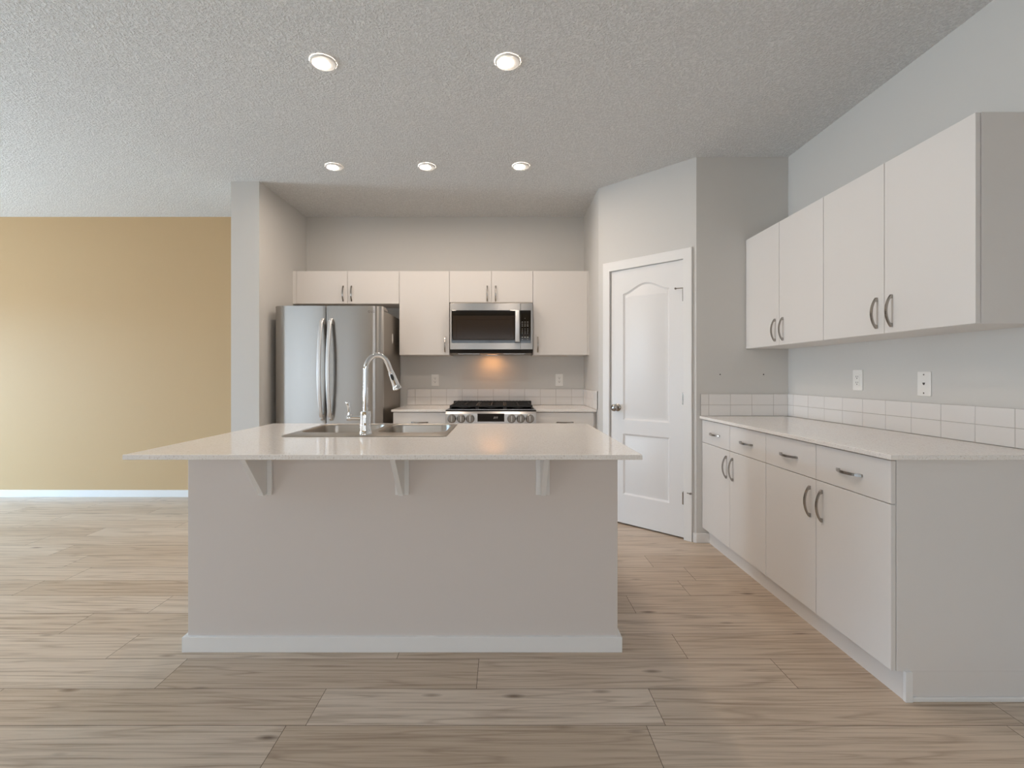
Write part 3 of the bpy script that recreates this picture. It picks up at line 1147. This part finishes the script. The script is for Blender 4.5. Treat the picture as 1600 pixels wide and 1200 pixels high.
for kx_ in (-0.422, -0.3454, -0.2693, 0.0766, 0.1526, 0.2286):
    bm = bmesh.new()
    mt = Matrix.Translation((kx_ - rc_, -0.0005, 0.846)) @ Matrix.Rotation(PI / 2, 4, 'X')
    lathe(bm, [(0.035, 0), (0.035, 0.004), (0.031, 0.006)], 30, mt)
    lathe(bm, [(0.031, 0.006), (0.030, 0.024), (0.028, 0.027), (0, 0.027)], 30, mt)
    kb = obj('knob', bm, M['nickel'], pnl, 35)
    bm = bmesh.new()
    box(bm, kx_ - rc_ - 0.005, kx_ - rc_ + 0.005, -0.036, -0.0265, 0.822, 0.870, bev=0.002)
    obj('grip', bm, M['steel'], kb)
    bm = bmesh.new()
    lathe(bm, [(0.0352, 0.0), (0.0365, 0.0), (0.0365, 0.0045), (0.0352, 0.0045)], 30, mt)
    obj('bezel', bm, M['black'], kb, 35)
obj('cooktop', B(-rh, rh, 0.012, YB - RYF - 0.02, 0.906, 0.9165, bev=0.002), M['black_glass'], rg)
obj('cooktop_deck', B(-rh + 0.014, rh - 0.014, 0.04, YB - RYF - 0.05, 0.917, 0.921, bev=0.001), M['steel'], rg)
for gx in (-0.2365, 0.0, 0.2365):
    bm = bmesh.new()
    gw = 0.117
    y0_, y1_ = 0.085, 0.63
    zt, zb_ = 0.951, 0.937
    for y in (y0_, (y0_ + y1_) / 2, y1_):
        box(bm, gx - gw, gx + gw, y - 0.007, y + 0.007, zb_, zt, bev=0.002)
    for x in (gx - gw + 0.007, gx + gw - 0.007):
        box(bm, x - 0.007, x + 0.007, y0_, y1_, zb_, zt, bev=0.002)
    for y in (0.22, 0.485):
        box(bm, gx - gw, gx - 0.03, y - 0.006, y + 0.006, zb_, zt, bev=0.002)
        box(bm, gx + 0.03, gx + gw, y - 0.006, y + 0.006, zb_, zt, bev=0.002)
        box(bm, gx - 0.006, gx + 0.006, y + 0.03, y + 0.13, zb_, zt, bev=0.002)
        box(bm, gx - 0.006, gx + 0.006, y - 0.13, y - 0.03, zb_, zt, bev=0.002)
    for x in (gx - gw + 0.007, gx + gw - 0.007):
        for y in (y0_, (y0_ + y1_) / 2, y1_):
            box(bm, x - 0.006, x + 0.006, y - 0.006, y + 0.006, 0.9212, zb_)
    obj('grate', bm, M['iron'], rg)
    for y in (0.22, 0.485):
        bm = bmesh.new()
        lathe(bm, [(0.042, 0.9212), (0.042, 0.930), (0.036, 0.931), (0.036, 0.934), (0.030, 0.936), (0, 0.936)], 24, Matrix.Translation((gx, y, 0)))
        obj('burner', bm, M['iron'], rg, 35)
bm = bmesh.new()       # black backguard strip behind the grates
box(bm, -rh + 0.003, rh - 0.003, 0.645, 0.70, 0.9215, 0.959, bev=0.002)
for k in range(22):
    box(bm, -0.34 + k * 0.0315, -0.322 + k * 0.0315, 0.66, 0.685, 0.9588, 0.9605)
obj('rear_vent', bm, M['iron'], rg)
ov = obj('oven_door', B(-rh + 0.003, rh - 0.003, 0.004, 0.044, 0.20, 0.782, bev=0.003), M['steel'], rg)
obj('oven_window', B(-0.27, 0.27, 0.0025, 0.006, 0.33, 0.63), M['black_glass'], ov)
bm = bmesh.new()
tube(bm, [(-0.33, -0.05, 0.735), (0.33, -0.05, 0.735)], 0.012, 16)
for x in (-0.30, 0.30):
    box(bm, x - 0.01, x + 0.01, -0.05, 0.004, 0.726, 0.744)
obj('handle', bm, M['steel'], ov, 40)
obj('storage_drawer', B(-rh + 0.003, rh - 0.003, 0.006, 0.044, 0.05, 0.192, bev=0.003), M['steel'], rg)
obj('base', B(-rh + 0.03, rh - 0.03, 0.07, 0.6, 0.0, 0.0295), M['black'], rg)


# ------------------------------------------------------------------ tiled backsplashes
def tiles(bm, a0, a1, joint, fn, z0=CT + 0.001, rows=2, th=0.0762, tw=0.1524, gr_=0.0028):
    """tiles along one wall: fn maps (along, out, z); joint is where one vertical joint falls"""
    n0_ = len(bm.faces)
    ztop_ = z0 + rows * (th + gr_)
    k = math.floor((a0 - joint) / (tw + gr_)) - 1
    quads = []
    while joint + k * (tw + gr_) < a1:
        s = joint + k * (tw + gr_) + gr_ / 2
        p, q = max(s, a0), min(s + tw, a1)
        k += 1
        if q - p < 0.006:
            continue
        for r in range(rows):
            za = z0 + r * (th + gr_) + gr_ / 2
            b2 = bmesh.new()
            box(b2, p, q, 0.0, 0.0075, za, za + th, bev=0.0012)
            for f in b2.faces:
                quads.append([tuple(v.co) for v in f.verts])
            b2.free()
    for qd in quads:
        bm.faces.new([bm.verts.new(fn(*p)) for p in qd])
    bmesh.ops.remove_doubles(bm, verts=bm.verts, dist=1e-6)
    n1_ = len(bm.faces)
    b2 = bmesh.new()
    box(b2, a0, a1, 0.0, 0.0062, z0, ztop_)
    for f in b2.faces:
        nf = bm.faces.new([bm.verts.new(fn(*v.co)) for v in f.verts])
        nf.material_index = 1
    b2.free()


bm = bmesh.new()
tiles(bm, -0.945, PB.x - 0.0005, -0.865, lambda a, d, z: (a, YB - 0.0004 - d, z))
tiles(bm, YC - 0.035, YB - 0.009, YB - 0.08, lambda a, d, z: (PB.x - 0.0004 - d, a, z))
tag(obj('tile_backsplash', bm, [M['tile'], M['grout']]), 'low two-row white tile backsplash behind the range', 'backsplash')
bm = bmesh.new()
tiles(bm, PA.x + 0.03, XR - 0.0005, 1.488, lambda a, d, z: (a, YP - 0.0004 - d, z))
tiles(bm, 1.752, YP - 0.009, 1.918, lambda a, d, z: (XR - 0.0004 - d, a, z), tw=0.1595)
tag(obj('tile_backsplash', bm, [M['tile'], M['grout']]), 'low two-row white tile backsplash above the long side countertop', 'backsplash')


# ------------------------------------------------------------------ wall plates
def plate_base(bm, w=0.074, h=0.119):
    prism(bm, rrect(-w / 2, w / 2, -h / 2, h / 2, 0.004, 3), lambda a, b, d: (a, d, b), -0.006, -0.0004, bev=0.002)


def outlet(label, loc, rz, group):
    r = thing('wall_outlet', label, 'outlet', loc, rz, group)
    bm = bmesh.new()
    plate_base(bm)
    obj('cover_plate', bm, M['white_plastic'], r)
    bm = bmesh.new()
    box(bm, -0.0165, 0.0165, -0.0085, -0.0055, -0.033, 0.033, bev=0.0012)
    rec = obj('receptacle', bm, M['white_plastic'], r)
    bm = bmesh.new()
    for zz in (0.017, -0.017):
        box(bm, -0.0078, -0.0052, -0.0089, -0.0084, zz - 0.001, zz + 0.008)
        box(bm, 0.0052, 0.0078, -0.0089, -0.0084, zz, zz + 0.008)
        box(bm, -0.0028, 0.0028, -0.0089, -0.0084, zz - 0.0095, zz - 0.004)
    obj('socket_slots', bm, M['slot'], rec)
    return r


gO = 'outlets over the range wall backsplash'
outlet('white duplex outlet on the wall between the fridge and the range', (-0.668, YB, 1.161), 0, gO)
outlet('white duplex outlet on the wall between the range and the pantry', (0.565, YB, 1.163), 0, gO)
outlet('white duplex outlet above the long side countertop', (XR, 2.772, 1.179), -PI / 2, None)
jk = thing('phone_jack_plate', 'blank white wall plate with one dark jack, above the long side countertop', 'wall plate', (XR, 2.335, 1.165), -PI / 2)
bm = bmesh.new()
plate_base(bm)
cvp = obj('cover_plate', bm, M['white_plastic'], jk)
bm = bmesh.new()
prism(bm, [(-0.0075, 0.006), (0.0075, 0.006), (0.004, -0.004), (0.0, -0.006), (-0.004, -0.004)], lambda a, b, d: (a, d, b), -0.0068, -0.0055)
obj('jack', bm, M['slot'], jk)
for zz in (0.045, -0.045):
    bm = bmesh.new()
    lathe(bm, [(0, 0.0075), (0.0035, 0.007), (0.0035, 0.005)], 12, Matrix.Translation((0, 0, zz)) @ Matrix.Rotation(PI / 2, 4, 'X'))
    obj('screw', bm, M['nickel'], cvp)
for xx, lab in ((1.572, 'tiny wall screw on the pantry return wall, nearer the door casing'), (1.886, 'tiny wall screw on the pantry return wall, under the wall cabinet')):
    bm = bmesh.new()
    lathe(bm, [(0, 0.004), (0.0035, 0.0032), (0.0045, 0.0008), (0.0045, 0.0)], 12, Matrix.Translation((xx, YP - 0.0002, 1.214)) @ Matrix.Rotation(PI / 2, 4, 'X'))
    tag(obj('wall_screw', bm, M['slot']), lab, 'screw', 'wall screws on the pantry return wall')


# ------------------------------------------------------------------ recessed ceiling lights
def downlight(label, x, y):
    r = thing('recessed_light', label, 'ceiling light', (x, y, H), 0, 'recessed ceiling lights')
    bm = bmesh.new()
    lathe(bm, [(0.0535, -0.0085), (0.056, -0.0095), (0.061, -0.0085), (0.064, -0.003), (0.064, -0.0005)], 44)
    obj('trim_ring', bm, M['white_plastic'], r, 40)
    # gimbal insert with its lamp set off-centre towards the dining side
    off = Matrix.Translation((-0.0105, 0.002, 0))
    bm = bmesh.new()
    out = [bm.verts.new((0.0535 * math.cos(2 * PI * i / 44), 0.0535 * math.sin(2 * PI * i / 44), -0.0085)) for i in range(44)]
    mid = [bm.verts.new(off @ Vector((0.0415 * math.cos(2 * PI * i / 44), 0.0415 * math.sin(2 * PI * i / 44), -0.0078))) for i in range(44)]
    inn = [bm.verts.new(off @ Vector((0.0395 * math.cos(2 * PI * i / 44), 0.0395 * math.sin(2 * PI * i / 44), -0.0070))) for i in range(44)]
    bridge(bm, out, mid)
    bridge(bm, mid, inn)
    gm = obj('gimbal', bm, M['white_plastic'], r, 40)
    bm = bmesh.new()
    lathe(bm, [(0, -0.0076), (0.030, -0.0074), (0.0394, -0.0068)], 44, off)
    obj('lens', bm, M['lamp'], gm, 40)
    return r


L0 = downlight('round white recessed light in the three-light row, in line with the fridge', -1.27, 3.607)
for x, y, lab in ((-0.5698, 3.607, 'round white recessed light in the middle of the three-light row'),
                  (0.1396, 3.6, 'round white recessed light in the three-light row, towards the pantry'),
                  (-0.9023, 2.407, 'round white recessed light above the island sink, one of a pair'),
                  (0.0257, 2.402, 'round white recessed light above the bare end of the island, one of a pair')):
    c = copy_tree(L0)
    c.location = (x, y, H)
    c['label'] = lab
